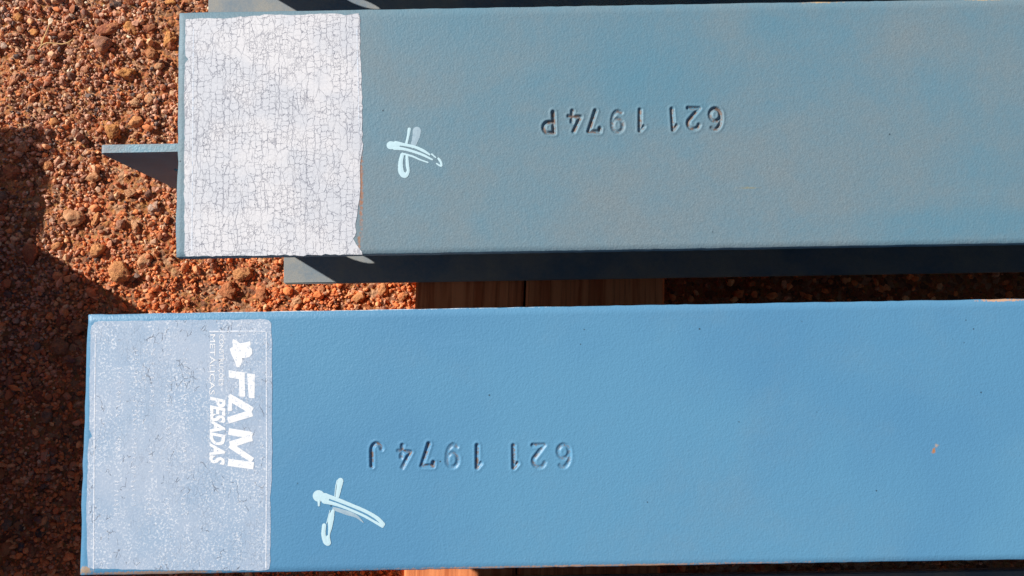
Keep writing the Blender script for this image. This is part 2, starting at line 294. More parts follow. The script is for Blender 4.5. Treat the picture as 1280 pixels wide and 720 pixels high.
STONES = [
 (-0.5458,0.4164,22.1,26.2,0,'pinkbrown','rounded pinkish brown stone, largest in the top left gravel'),
 (-0.5398,0.4375,29.4,13.7,20,'redbrown','long wedge of dark red stone touching the rounded pinkish brown one'),
 (-0.5072,0.438,19.9,17.9,0,'ochre','crumbly ochre lump right of the dark red wedge'),
 (-0.4816,0.4019,14.7,12.6,0,'orange','orange brown stone near the top left corner of the crackled sticker'),
 (-0.5075,0.4023,10.5,10.5,0,'salmon','small salmon stone between the pinkish brown stone and the steel'),
 (-0.4549,0.4215,12.6,21.0,-20,'ochre','upright ochre stone pressed against the end of the upper beam'),
 (-0.4683,0.385,12.6,10.5,20,'tan','pale tan stone just left of the crackled sticker, below the ochre one'),
 (-0.532,0.4743,17.9,13.7,0,'dark','dark brown stone at the top edge of the photo'),
 (-0.5167,0.377,23.1,16.8,-15,'ochre','bright yellow ochre crumb with a deep shadow at its right'),
 (-0.4823,0.4376,13.7,11.6,0,'redbrown','small red stone right of the crumbly ochre lump'),
 (-0.4569,0.4753,14.7,9.5,0,'ochre','ochre stone at the top edge beside the upper steel'),
 (-0.6608,0.4553,13.7,12.6,0,'ochre','yellow ochre stone closest to the top left corner'),
 (-0.6429,0.437,11.6,9.5,10,'ochre','flat ochre chip right above the dry grass stalk'),
 (-0.6449,0.4003,10.5,13.7,0,'greytan','egg shaped beige grey pebble below the dry grass stalk'),
 (-0.5982,0.4307,14.7,10.5,0,'redbrown','dark red stone at the tip of the dry grass stalk'),
 (-0.6823,0.4176,9.5,8.4,0,'palegrey','pale grey pebble at the left edge of the sunlit gravel'),
 (-0.5034,0.3095,19.9,13.7,20,'orangetan','smooth orange tan stone above the protruding web plate'),
 (-0.5321,0.298,17.9,19.9,0,'ochre','knobbly ochre stone with a big shadow left of the smooth orange one'),
 (-0.5029,0.337,15.8,11.6,-15,'tan','pale tan stone, left of a close pair above the web plate'),
 (-0.4836,0.3399,11.6,13.7,30,'tan','pale tan stone, right of a close pair above the web plate'),
 (-0.6131,0.3125,12.6,10.5,0,'ochre','small ochre stone just above the upper edge of the ground shadow'),
 (-0.5687,0.3823,10.5,9.5,0,'salmon','salmon pebble midway between the dry stalk and the yellow ochre crumb'),
 (-0.6645,0.3707,8.4,21.0,-30,'salmon','long salmon shard leaning right near the left edge'),
 (-0.6751,0.3026,12.6,8.4,0,'redorange','red orange stone touching the top edge of the ground shadow'),
 (-0.6484,0.2759,16.8,13.7,0,'brown','brown stone uppermost in the ground shadow'),
 (-0.6361,0.2605,12.6,9.5,-10,'redbrown','small red brown stone under the uppermost shaded stone'),
 (-0.6656,0.2447,19.9,17.9,0,'redbrown','square red brown stone in shade at the left edge'),
 (-0.6187,0.2515,12.6,14.7,0,'orangetan','orange stone half in sun on the right edge of the ground shadow'),
 (-0.6755,0.1929,15.8,12.6,0,'redbrown','red stone in shade cut by the left edge of the photo'),
 (-0.6751,0.2123,12.6,12.6,0,'greybrown','grey brown pebble in shade above the cut off red stone'),
 (-0.5552,0.2352,21.0,16.8,15,'tan','pale tan stone below the tip of the protruding web plate'),
 (-0.5045,0.2127,14.7,12.6,-15,'tan','tan stone under the sloping lower edge of the web plate'),
 (-0.4731,0.1916,16.8,14.7,20,'palegrey','pinkish grey stone left of the lower part of the upper beam end'),
 (-0.5516,0.179,8.4,16.8,-25,'orangetan','slim tan shard standing between the two big tan stones'),
 (-0.5163,0.1719,12.6,12.6,0,'pinkbrown','round pinkish brown pebble left of the slim leaning tan chip'),
 (-0.4971,0.1694,9.5,15.8,25,'tan','slim leaning tan chip between the round pebble and the beam end'),
 (-0.5804,0.1816,25.2,21.0,0,'tan','broad flat tan stone near the right edge of the ground shadow'),
 (-0.6342,0.1333,22.1,28.4,-5,'redbrown','big red brown stone, largest in the ground shadow'),
 (-0.5442,0.1371,18.9,16.8,0,'orangetan','rough orange tan stone midway below the broad flat tan one'),
 (-0.5148,0.1067,26.2,27.3,0,'orangetan','large round orange tan stone below the lower left corner of the upper beam'),
 (-0.4823,0.1211,24.2,14.7,30,'tan','long tan stone sloping up right beside the large round one'),
 (-0.6005,0.1423,13.7,12.6,0,'orangetan','orange tan lump at the corner of the ground shadow'),
 (-0.3539,0.1019,25.2,18.9,20,'orangetan','orange lump just below the crackled sticker'),
 (-0.3738,0.0799,18.9,21.0,0,'redorange','red orange clod nearest the lower beam under the crackled sticker'),
 (-0.3294,0.0749,17.9,17.9,0,'redorange','red orange clod left of the lower corner of the lower flange'),
 (-0.2818,0.0636,15.8,11.6,30,'tan','tan chip beside the lower beam below the sunlit flange triangle'),
 (-0.2006,0.0696,14.7,13.7,0,'orangetan','orange stone in the gap, halfway between flange triangle and timber'),
 (-0.17,0.0797,14.7,16.8,-20,'orangetan','large orange stone in the gap close to the timber'),
 (-0.1436,0.0686,14.7,10.5,30,'orangetan','orange stone in the gap next to the timber edge'),
 (-0.2502,0.0789,9.5,9.5,0,'redorange','small red orange clod under the sunlit flange triangle'),
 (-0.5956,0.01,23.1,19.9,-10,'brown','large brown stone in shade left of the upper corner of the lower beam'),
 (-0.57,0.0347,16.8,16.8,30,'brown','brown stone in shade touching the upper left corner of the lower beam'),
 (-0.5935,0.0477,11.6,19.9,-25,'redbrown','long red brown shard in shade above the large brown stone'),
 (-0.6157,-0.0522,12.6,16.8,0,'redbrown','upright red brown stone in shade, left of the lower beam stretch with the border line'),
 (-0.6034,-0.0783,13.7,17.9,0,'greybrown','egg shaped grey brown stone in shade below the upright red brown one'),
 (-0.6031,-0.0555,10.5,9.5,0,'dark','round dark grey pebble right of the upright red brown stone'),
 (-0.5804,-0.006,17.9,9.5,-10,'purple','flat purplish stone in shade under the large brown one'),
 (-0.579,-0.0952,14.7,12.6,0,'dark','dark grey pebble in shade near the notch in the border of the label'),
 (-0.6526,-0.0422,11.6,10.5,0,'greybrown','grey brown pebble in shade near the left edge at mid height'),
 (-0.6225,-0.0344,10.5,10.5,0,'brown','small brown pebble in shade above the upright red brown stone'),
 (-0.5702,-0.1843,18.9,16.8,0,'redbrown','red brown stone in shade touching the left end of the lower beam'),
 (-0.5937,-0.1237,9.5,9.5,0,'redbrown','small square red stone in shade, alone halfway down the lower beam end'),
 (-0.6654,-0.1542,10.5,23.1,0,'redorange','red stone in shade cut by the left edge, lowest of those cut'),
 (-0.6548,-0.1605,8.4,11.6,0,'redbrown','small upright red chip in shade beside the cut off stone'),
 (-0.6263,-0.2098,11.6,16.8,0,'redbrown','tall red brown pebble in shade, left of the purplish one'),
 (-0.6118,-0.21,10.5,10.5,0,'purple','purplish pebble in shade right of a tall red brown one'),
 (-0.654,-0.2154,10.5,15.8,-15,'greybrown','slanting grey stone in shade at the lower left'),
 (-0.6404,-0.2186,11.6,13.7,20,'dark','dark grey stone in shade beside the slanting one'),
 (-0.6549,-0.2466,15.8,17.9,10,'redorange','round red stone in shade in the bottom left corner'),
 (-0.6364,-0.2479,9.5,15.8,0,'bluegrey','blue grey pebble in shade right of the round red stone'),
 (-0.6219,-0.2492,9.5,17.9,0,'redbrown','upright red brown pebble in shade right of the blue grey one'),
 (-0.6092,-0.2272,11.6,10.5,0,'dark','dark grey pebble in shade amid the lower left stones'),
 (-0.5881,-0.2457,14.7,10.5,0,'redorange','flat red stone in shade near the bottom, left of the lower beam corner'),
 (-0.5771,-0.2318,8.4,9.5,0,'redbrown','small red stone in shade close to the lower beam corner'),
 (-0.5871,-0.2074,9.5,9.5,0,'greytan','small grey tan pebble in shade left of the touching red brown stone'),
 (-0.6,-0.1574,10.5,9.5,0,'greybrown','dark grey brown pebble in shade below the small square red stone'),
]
MARK_UPPER = [
  ('w', [(-0.0801, 0.1754, 0.00131), (-0.081, 0.1699, 0.00105), (-0.0825, 0.1636, 0.00105)]),
  ('g', [(-0.074, 0.1739, 0.00331), (-0.0748, 0.1689, 0.00288), (-0.0772, 0.1617, 0.00209)]),
  ('w', [(-0.095, 0.1625, 0.00331), (-0.0905, 0.1621, 0.00279)]),
  ('w', [(-0.091, 0.1642, 0.00174), (-0.0839, 0.1627, 0.00122), (-0.0759, 0.1608, 0.00113), (-0.0688, 0.1575, 0.00113), (-0.0639, 0.1543, 0.0007)]),
  ('w', [(-0.0919, 0.1602, 0.00157), (-0.0839, 0.1591, 0.00113), (-0.0759, 0.1567, 0.00105), (-0.0688, 0.1539, 0.00096), (-0.0618, 0.1502, 0.00061)]),
  ('w', [(-0.0857, 0.1555, 0.00087), (-0.0777, 0.1532, 0.00078), (-0.0715, 0.1503, 0.00061), (-0.0653, 0.148, 0.00052)]),
  ('w', [(-0.0622, 0.1547, 0.00061), (-0.0591, 0.1519, 0.00052)]),
  ('w', [(-0.0569, 0.151, 0.00087), (-0.0551, 0.1483, 0.00096), (-0.0545, 0.1451, 0.00078), (-0.056, 0.1454, 0.0007), (-0.0584, 0.147, 0.00052)]),
  ('w', [(-0.0859, 0.1544, 0.00157), (-0.0872, 0.1479, 0.00183), (-0.0867, 0.1407, 0.00227), (-0.0836, 0.1378, 0.00209), (-0.0812, 0.1411, 0.00122), (-0.0817, 0.146, 0.0014), (-0.0821, 0.1532, 0.00113)]),
]
MARK_LOWER = [
  ('w', [(-0.152, -0.1118, 0.00436), (-0.1464, -0.1136, 0.00297)]),
  ('w', [(-0.1469, -0.1113, 0.00157), (-0.1374, -0.1149, 0.00148), (-0.1271, -0.1191, 0.00131), (-0.1152, -0.1243, 0.00131), (-0.1066, -0.1295, 0.0014), (-0.1022, -0.1341, 0.00157)]),
  ('w', [(-0.1477, -0.1159, 0.00174), (-0.1374, -0.1188, 0.00113), (-0.1271, -0.1229, 0.00096), (-0.1169, -0.1275, 0.00096), (-0.1083, -0.1324, 0.00096), (-0.1027, -0.1356, 0.00113)]),
  ('g', [(-0.14, -0.1217, 0.00122), (-0.1306, -0.1248, 0.00166), (-0.1229, -0.1277, 0.00113), (-0.1173, -0.1326, 0.00026)]),
  ('w', [(-0.135, -0.1007, 0.00227), (-0.1359, -0.105, 0.00209), (-0.1374, -0.1129, 0.0014)]),
  ('w', [(-0.1374, -0.1003, 0.00044), (-0.1386, -0.1049, 0.00035), (-0.1393, -0.1121, 0.00035)]),
  ('w', [(-0.1407, -0.1234, 0.00122), (-0.1424, -0.1292, 0.00235), (-0.1429, -0.1359, 0.00148), (-0.1437, -0.1409, 0.00078), (-0.1435, -0.1443, 0.00061)]),
  ('w', [(-0.143, -0.1229, 0.00026), (-0.1455, -0.1325, 0.00035)]),
  ('w', [(-0.1475, -0.1342, 0.00157), (-0.148, -0.1409, 0.00166), (-0.1464, -0.1463, 0.00192), (-0.1441, -0.1476, 0.00174), (-0.1446, -0.143, 0.0014)]),
  ('w', [(-0.1516, -0.1156, 0.00105), (-0.1516, -0.119, 0.00078)]),
]
STICKER_UPPER = [(-0.2608, 0.2694), (-0.2426, 0.2698), (-0.2297, 0.2692), (-0.2167, 0.2706), (-0.1973, 0.2716), (-0.1875, 0.2721), (-0.1713, 0.2712), (-0.1648, 0.2714), (-0.1519, 0.2722), (-0.1389, 0.272), (-0.1311, 0.2705), (-0.1259, 0.2714), (-0.1207, 0.2716), (-0.1194, 0.2696), (-0.1192, 0.2363), (-0.1182, 0.2164), (-0.1176, 0.1835), (-0.1177, 0.164), (-0.117, 0.16), (-0.119, 0.151), (-0.1196, 0.1413), (-0.119, 0.1283), (-0.1203, 0.1187), (-0.1222, 0.1059), (-0.1232, 0.0969), (-0.1222, 0.093), (-0.1228, 0.0899), (-0.1254, 0.088), (-0.1222, 0.0828), (-0.1184, 0.077), (-0.1184, 0.075), (-0.1893, 0.0755), (-0.2582, 0.0762), (-0.2598, 0.1534), (-0.2608, 0.2321), (-0.2602, 0.2334), (-0.258, 0.2354), (-0.2596, 0.2387), (-0.2604, 0.2454)]
STICKER_LOWER = [(-0.3313, 0.0174), (-0.3308, 0.0218), (-0.3284, 0.0249), (-0.3234, 0.0258), (-0.2769, 0.0256), (-0.1952, 0.0252), (-0.1914, 0.0245), (-0.1895, 0.0219), (-0.1887, 0.0056), (-0.1879, -0.0992), (-0.1885, -0.1065), (-0.1894, -0.1125), (-0.1887, -0.1234), (-0.1887, -0.1595), (-0.1893, -0.1661), (-0.1917, -0.1672), (-0.2732, -0.1656), (-0.3235, -0.1636), (-0.3285, -0.1626), (-0.3306, -0.1271), (-0.3308, -0.0724), (-0.3301, -0.0657), (-0.3277, -0.0633), (-0.33, -0.0577), (-0.3309, -0.0231)]
LOGO_SHAPES = [
  [(-0.2193, 0.0102), (-0.2158, 0.0084), (-0.214, 0.0066), (-0.2088, 0.0074), (-0.2058, 0.0082), (-0.2053, 0.0056), (-0.2065, 0.0042), (-0.2044, 0.0021), (-0.204, -0.0014), (-0.2057, -0.004), (-0.2087, -0.0048), (-0.2121, -0.0051), (-0.2116, -0.0073), (-0.2138, -0.012), (-0.2164, -0.0116), (-0.2173, -0.0081), (-0.22, -0.0028), (-0.2218, 0.0024), (-0.2192, 0.0041), (-0.2198, 0.0076)],
  [(-0.2223, -0.0142), (-0.2098, -0.0162), (-0.2092, -0.0349), (-0.2137, -0.0349), (-0.2142, -0.0213), (-0.2222, -0.0198)],
  [(-0.208, -0.0169), (-0.2018, -0.0175), (-0.2019, -0.0363), (-0.2064, -0.0359)],
]
LOGO_STROKES = [
  [(-0.2218, -0.0334, 0.00129), (-0.2188, -0.0368, 0.00276), (-0.2037, -0.0459, 0.00276)],
  [(-0.2224, -0.0531, 0.00248), (-0.2037, -0.0475, 0.00276)],
  [(-0.2208, -0.0366, 0.00147), (-0.2209, -0.0457, 0.00147)],
  [(-0.2219, -0.0615, 0.00257), (-0.2058, -0.0645, 0.00276), (-0.2035, -0.0654, 0.00257)],
  [(-0.2035, -0.0667, 0.00239), (-0.2207, -0.0717, 0.00257)],
  [(-0.2207, -0.072, 0.00221), (-0.2029, -0.0839, 0.00202)],
  [(-0.222, -0.0851, 0.00276), (-0.2021, -0.0881, 0.00276)],
  [(-0.2034, -0.0834, 0.00129), (-0.2029, -0.0879, 0.00129)],
]
BORDER_LOWER = [[(-0.3272, 0.0155), (-0.3259, -0.0725), (-0.3241, -0.1645)], [(-0.1932, 0.0151), (-0.1922, -0.0747), (-0.192, -0.166)], [(-0.2378, 0.0162), (-0.2139, 0.0161), (-0.1932, 0.0157)]]
BORDER_UPPER = [[(-0.2542, 0.2613), (-0.2533, 0.1663), (-0.2526, 0.0799)], [(-0.122, 0.259), (-0.1208, 0.2099), (-0.1202, 0.1705)]]
STAMP_UPPER = [('P', 0.0318, 0.1788, 1.0), ('4', 0.0526, 0.1795, 0.8), ('7', 0.0683, 0.1794, 1.0), ('9', 0.0868, 0.1786, 0.5), ('1', 0.1049, 0.1795, 0.9), ('1', 0.131, 0.1797, 0.95), ('2', 0.148, 0.1801, 0.8), ('6', 0.1653, 0.1795, 0.85)]
STAMP_LOWER = [('J', -0.1072, -0.0813, 0.75), ('4', -0.0857, -0.0831, 0.6), ('7', -0.0674, -0.082, 0.85), ('9', -0.0483, -0.0832, 0.4), ('1', -0.0291, -0.084, 0.8), ('1', -0.0009, -0.0845, 0.8), ('2', 0.0188, -0.0845, 0.5), ('6', 0.0379, -0.0846, 0.45)]
STRAW = [[(-0.6316, 0.4102), (-0.6264, 0.4156), (-0.62, 0.4188), (-0.6114, 0.4187), (-0.6006, 0.4174), (-0.5921, 0.4183), (-0.5825, 0.4237)], [(-0.6275, 0.4156), (-0.6235, 0.4266), (-0.6206, 0.4377), (-0.6187, 0.4443)], [(-0.6264, 0.4145), (-0.6288, 0.4223), (-0.6257, 0.4289)]]

# ------------------------------------------------------------------ ground
def soil_h(x, y):
    return (0.0050 * vnoise(x, y, 0.11, 1) + 0.0030 * vnoise(x, y, 0.041, 2) + 0.0026 * vnoise(x, y, 0.016, 3) + 0.0016 * vnoise(x, y, 0.0075, 4))
def axis(lo, hi, step, far):
    a = list(np.arange(lo, hi + 1e-9, step)); g = step; v = hi; right = []
    while v < far: g *= 1.45; v += g; right.append(v)
    g = step; v = lo; left = []
    while v > -far: g *= 1.45; v -= g; left.append(v)
    return np.array(left[::-1] + a + right)
def build_ground():
    xs = axis(-0.95, 0.05, 0.0032, 60); ys = axis(-0.5, 0.65, 0.0032, 60)
    X, Y = np.meshgrid(xs, ys, indexing='ij')
    Z = soil_h(X, Y) * np.clip(1 - (np.hypot(X, Y) - 3) / 6, 0, 1)
    nx, ny = len(xs), len(ys)
    co = np.stack([X, Y, Z], -1).reshape(-1, 3)
    i = np.arange(nx - 1)[:, None] * ny + np.arange(ny - 1)[None]
    f = np.stack([i, i + ny, i + ny + 1, i + 1], -1).reshape(-1, 4)
    numpy_mesh('ground', co, f, M_SOIL, smooth=True)['kind'] = 'structure'
def numpy_mesh(name, co, f, mat, smooth=False, tint=None):
    me = bpy.data.meshes.new(name)
    me.vertices.add(len(co)); me.vertices.foreach_set('co', co.astype(np.float32).ravel())
    k = f.shape[1]
    me.loops.add(f.size); me.loops.foreach_set('vertex_index', f.astype(np.int32).ravel())
    me.polygons.add(len(f)); me.polygons.foreach_set('loop_start', np.arange(0, f.size, k, dtype=np.int32))
    me.polygons.foreach_set('loop_total', np.full(len(f), k, dtype=np.int32))
    me.polygons.foreach_set('use_smooth', np.full(len(f), smooth))
    me.update(calc_edges=True)
    if tint is not None:
        a = me.color_attributes.new('tint', 'FLOAT_COLOR', 'POINT')
        a.data.foreach_set('color', tint.astype(np.float32).ravel())
    me.materials.append(mat)
    o = bpy.data.objects.new(name, me); C.objects.link(o)
    return o
build_ground()

def ico(sub, jit, seed):
    bm = bmesh.new(); bmesh.ops.create_icosphere(bm, subdivisions=sub, radius=1)
    r = np.random.default_rng(seed)
    v = np.array([x.co[:] for x in bm.verts]); f = np.array([[x.index for x in fa.verts] for fa in bm.faces])
    bm.free()
    if sub == 1: v = v * (1 + jit * (r.random((len(v), 1)) - 0.5) * 2) + jit * 0.4 * (r.random(v.shape) - 0.5)
    else:
        w_ = np.ones(len(v))
        for k in range(12):                                # chop flat facets off
            n = r.normal(size=3); n /= np.linalg.norm(n); h = 0.5 + 0.38 * r.random()
            d_ = v @ n
            v = np.where((d_ > h)[:, None], v - n * (d_ - h)[:, None] * 0.9, v)
        v = v * (1 + 0.22 * (r.random((len(v), 1)) - 0.5)) * 1.12
    return v, f

PAL = np.array([(0.60, 0.28, 0.145), (0.42, 0.18, 0.10), (0.66, 0.38, 0.22), (0.50, 0.29, 0.21), (0.33, 0.19, 0.14),
                (0.66, 0.45, 0.30), (0.20, 0.12, 0.10), (0.58, 0.37, 0.28), (0.62, 0.25, 0.11), (0.48, 0.35, 0.27), (0.15, 0.125, 0.125), (0.74, 0.60, 0.48)])
BEAR = [(-0.1105, 0.0128), (0.0150, 0.1730)]
def in_timber(x, y):
    u = x - 0.0486 * (y - 0.048)
    return (u > -0.117) & (u < 0.18)

def gravel(name, label, n, box, smin, smax, sub, power, extra=None, seed=3):
    r = np.random.default_rng(seed)
    x = r.uniform(box[0], box[1], n); y = r.uniform(box[2], box[3], n)
    keep = ~in_timber(x, y)
    # loose patches where finer earth shows between the grains
    keep &= r.random(n) < np.clip(0.85 + 0.8 * vnoise(x, y, 0.055, 8), 0.22, 1)
    if name == 'outlying_gravel': keep &= ~((x > DENSE[0]) & (x < DENSE[1]) & (y > DENSE[2]) & (y < DENSE[3]))
    x, y = x[keep], y[keep]; n = len(x)
    s = smin + (smax - smin) * r.random(n) ** power
    # warmer, redder earth towards the gap; greyer, pinker gravel in the upper left
    warm = np.clip((0.24 - y) * 3 + (x + 0.56) * 2.4 + 0.5 * vnoise(x, y, 0.12, 5), 0, 1)
    wts_a = np.array([2, 2.2, 1.6, 3, 3, 1.6, 2.2, 2.6, 1.2, 2.2, 1.4, 0.9]); wts_b = np.array([5, 3, 3, 1.2, 1, 1.2, 0.5, 1.2, 6, 0.4, 0.3, 0.15])
    pick = np.where(r.random(n) < warm, r.choice(12, n, p=wts_b / wts_b.sum()), r.choice(12, n, p=wts_a / wts_a.sum()))
    tint = np.clip(PAL[pick] * (0.95 + 0.45 * r.random((n, 1))), 0, 0.8) * (np.array([1.14, 1.0, 0.90]) + (np.array([1.25, 0.95, 0.74]) - np.array([1.14, 1.0, 0.90])) * warm[:, None])
    co = []; fa = []; ti = []; base = 0
    T = 6
    tm = r.integers(0, T, n)
    for t in range(T):
        v, f = ico(sub, 0.30, 100 + t + sub * 10)
        idx = np.where(tm == t)[0]; m = len(idx)
        q = r.normal(size=(m, 4)); q /= np.linalg.norm(q, axis=1)[:, None]
        a, b, c, d_ = q.T
        Rm = np.stack([1 - 2 * (c * c + d_ * d_), 2 * (b * c - a * d_), 2 * (b * d_ + a * c), 2 * (b * c + a * d_), 1 - 2 * (b * b + d_ * d_), 2 * (c * d_ - a * b),
                       2 * (b * d_ - a * c), 2 * (c * d_ + a * b), 1 - 2 * (b * b + c * c)], -1).reshape(m, 3, 3)
        sc = (s[idx, None] * np.stack([0.75 + 0.65 * r.random(m), 0.75 + 0.4 * r.random(m), 0.5 + 0.35 * r.random(m)], -1))
        vv = v[None] * sc[:, None, :]
        vv = np.einsum('mij,mvj->mvi', Rm, vv)
        zz = soil_h(x[idx], y[idx]) + s[idx] * (0.1 + 0.75 * r.random(m))
        vv += np.stack([x[idx], y[idx], zz], -1)[:, None]
        co.append(vv.reshape(-1, 3)); fa.append((f[None] + (np.arange(m) * len(v))[:, None, None]).reshape(-1, 3) + base)
        base += m * len(v)
        tt = np.concatenate([tint[idx], np.ones((m, 1))], 1); ti.append(np.repeat(tt, len(v), 0))
    o = numpy_mesh(name, np.concatenate(co), np.concatenate(fa), M_GRAIN, tint=np.concatenate(ti))
    tag(o, label, 'gravel', kind='stuff')
DENSE = (-0.92, -0.05, -0.42, 0.62)
gravel('gravel', 'fine red brown gravel grains spread over the earth', 74000, DENSE, 0.0012, 0.0031, 1, 1.5, seed=3)
gravel('small_pebbles', 'loose red and tan pebbles mixed in the gravel', 7500, DENSE, 0.0027, 0.0050, 2, 1.9, seed=4)
gravel('scattered_pebbles', 'larger angular pebbles half sunk in the gravel', 2400, DENSE, 0.0036, 0.0068, 2, 2.0, seed=6)
gravel('outlying_gravel', 'coarse gravel thinning out on the earth beyond the steel', 42000, (-1.5, 1.3, -0.9, 1.4), 0.0018, 0.0068, 1, 2.2, seed=5)

# ------------------------------------------------------------------ single stones
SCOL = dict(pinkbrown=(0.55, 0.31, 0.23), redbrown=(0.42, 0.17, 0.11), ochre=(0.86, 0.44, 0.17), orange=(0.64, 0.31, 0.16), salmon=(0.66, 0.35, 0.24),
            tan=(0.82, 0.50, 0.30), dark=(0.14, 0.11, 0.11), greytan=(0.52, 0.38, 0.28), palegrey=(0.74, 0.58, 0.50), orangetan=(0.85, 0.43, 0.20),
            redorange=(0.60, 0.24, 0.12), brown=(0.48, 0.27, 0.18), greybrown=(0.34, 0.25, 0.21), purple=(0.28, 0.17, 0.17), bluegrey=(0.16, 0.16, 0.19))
for k, (x, y, sx, sy, ang, colr, label) in enumerate(STONES):
    r = np.random.default_rng(500 + k)
    bm = bmesh.new(); bmesh.ops.create_icosphere(bm, subdivisions=4 if max(sx, sy) > 14 else 3, radius=1)
    hz = min(sx, sy) * (0.62 + 0.25 * r.random())
    planes = []
    for _ in range(14):
        n = r.normal(size=3); n /= np.linalg.norm(n); planes.append((Vector(n), 0.56 + 0.34 * r.random()))
    o3 = Vector(r.uniform(-50, 50, 3))
    rough = 0.14 if 'smooth' in label or 'round' in label or 'egg' in label else 0.32
    for v in bm.verts:
        p = v.co.copy()
        for n, h in planes:
            d_ = p.dot(n)
            if d_ > h: p -= n * (d_ - h) * 0.85
        q = p.normalized()
        p *= 1 + rough * noise.fractal(q * 1.6 + o3, 1.0, 2.0, 4) + 0.09 * noise.noise(q * 6 + o3) + 0.045 * noise.noise(q * 15 + o3)
        v.co = (p.x * sx * 0.00059, p.y * sy * 0.00059, p.z * hz * 0.00055)
    st = bm_obj('stone', bm, M_STONE, smooth=True)
    st.rotation_euler = (0, 0, R(ang))
    st.location = (x, y, float(soil_h(x, y)) + hz * 0.00052 * 0.45 + 0.001)
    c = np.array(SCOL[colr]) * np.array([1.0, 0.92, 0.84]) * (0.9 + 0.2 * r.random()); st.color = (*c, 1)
    tag(st, label, 'stone', 'loose stones lying in the gravel')

# dry grass stalk
def ribbon_tube(bm, pts, rad):
    rings = []
    for i, p in enumerate(pts):
        a = Vector(pts[max(i - 1, 0)]); b = Vector(pts[min(i + 1, len(pts) - 1)])
        t = (b - a).normalized(); u = t.cross(Vector((0, 0, 1))).normalized(); w_ = u.cross(t)
        rr = rad * (1 - 0.5 * i / len(pts))
        rings.append([bm.verts.new(Vector(p) + (u * math.cos(k * math.pi / 3) * 1.4 + w_ * math.sin(k * math.pi / 3) * 0.6) * rr) for k in range(6)])
    for A, B in zip(rings, rings[1:]):
        for k in range(6): bm.faces.new((A[k], A[(k + 1) % 6], B[(k + 1) % 6], B[k]))
    bm.faces.new(rings[0]); bm.faces.new(rings[-1][::-1])
bm = bmesh.new()
for j, L in enumerate(STRAW):
    ribbon_tube(bm, [(x, y, 0.0075 + 0.0018 * math.sin(i * 1.3 + j) + float(soil_h(x, y)) * 0.5) for i, (x, y) in enumerate(L)], 0.0008)
tag(bm_obj('dry_grass_stalk', bm, M_STRAW, smooth=True), 'forked pale dry grass stalk lying on sunlit gravel near the left edge', 'grass stalk')

# ------------------------------------------------------------------ timbers under the steel
def timber(x0, x1, y0, y1, z0, z1, mat, label, rz=0.0486, pivot=(0, 0.048), group='timber bearers under the steel beams', seed=0):
    cx = (x0 + x1) / 2
    root = Vector((cx, (y0 + y1) / 2, z0))
    bm = bmesh.new(); n = 40; hw = (x1 - x0) / 2; hh = z1 - z0; b = 0.003
    prof = [(-hw, b), (-hw, hh - b), (-hw + b, hh), (-hw * 0.4, hh - 0.0004), (hw * 0.3, hh), (hw - b, hh), (hw, hh - b), (hw, b), (hw - b, 0), (-hw + b, 0)]
    rings = []
    for i in range(n + 1):
        yy = y0 + (y1 - y0) * i / n - root.y
        ring = []
        for k, (px, pz) in enumerate(prof):
            j = 0.0006 * noise.noise(Vector((k * 3.1 + seed, yy * 14, seed)))
            ring.append(bm.verts.new((px + j, yy, pz + j * 0.5)))
        rings.append(ring)
    for A, B in zip(rings, rings[1:]):
        for k in range(len(prof)): bm.faces.new((A[k], A[(k + 1) % len(prof)], B[(k + 1) % len(prof)], B[k]))
    bm.faces.new(rings[0]); bm.faces.new(rings[-1][::-1])
    o = bm_obj('timber_bearer', bm, mat)
    o.location = (root.x + rz * (root.y - pivot[1]), root.y, z0); o.rotation_euler = (0, 0, -rz)
    return tag(o, label, 'timber', group)
TB = ZT - 0.253 - 0.011        # underside of the bottom flanges
timber(BEAR[0][0], BEAR[0][1], -0.62, 0.80, 0.0, TB, M_WOOD, 'left of the two red brown timbers crossing under the steel beams', seed=1)
timber(BEAR[1][0], BEAR[1][1], -0.60, 0.82, 0.0, TB, M_WOOD2, 'right of the two red brown timbers crossing under the steel beams', seed=2)

# ------------------------------------------------------------------ stamped characters
def arc(cx, cy, rx, ry, a0, a1, n=10):
    return [(cx + rx * math.cos(R(a0 + (a1 - a0) * i / n)), cy + ry * math.sin(R(a0 + (a1 - a0) * i / n))) for i in range(n + 1)]
GLYPH = {
 '1': [[(0.22, 0.80), (0.50, 1.0), (0.50, 0.0)]],
 '2': [arc(0.5, 0.72, 0.45, 0.28, 165, -25) + [(0.06, 0.0), (0.95, 0.0)]],
 '4': [[(0.72, 0.0), (0.72, 0.55)], [(0.55, 1.0), (0.05, 0.27), (1.0, 0.27)]],
 '6': [arc(0.5, 0.30, 0.43, 0.30, 0, 360, 18), arc(0.56, 0.45, 0.5, 0.55, 190, 60, 9)],
 '7': [[(0.05, 0.84), (0.08, 1.0), (0.95, 1.0), (0.42, 0.0)]],
 '9': [arc(0.5, 0.68, 0.43, 0.32, 0, 360, 18), arc(0.42, 0.55, 0.5, 0.55, 10, -120, 9)],
 'J': [[(0.85, 1.0), (0.85, 0.32)] + arc(0.46, 0.30, 0.39, 0.30, 0, -170)],
 'P': [[(0.12, 0.0), (0.12, 1.0), (0.5, 1.0)] + arc(0.55, 0.74, 0.38, 0.26, 90, -90) + [(0.12, 0.48)]],
}
GW, GH, SW = 0.0100, 0.0170, 0.0021
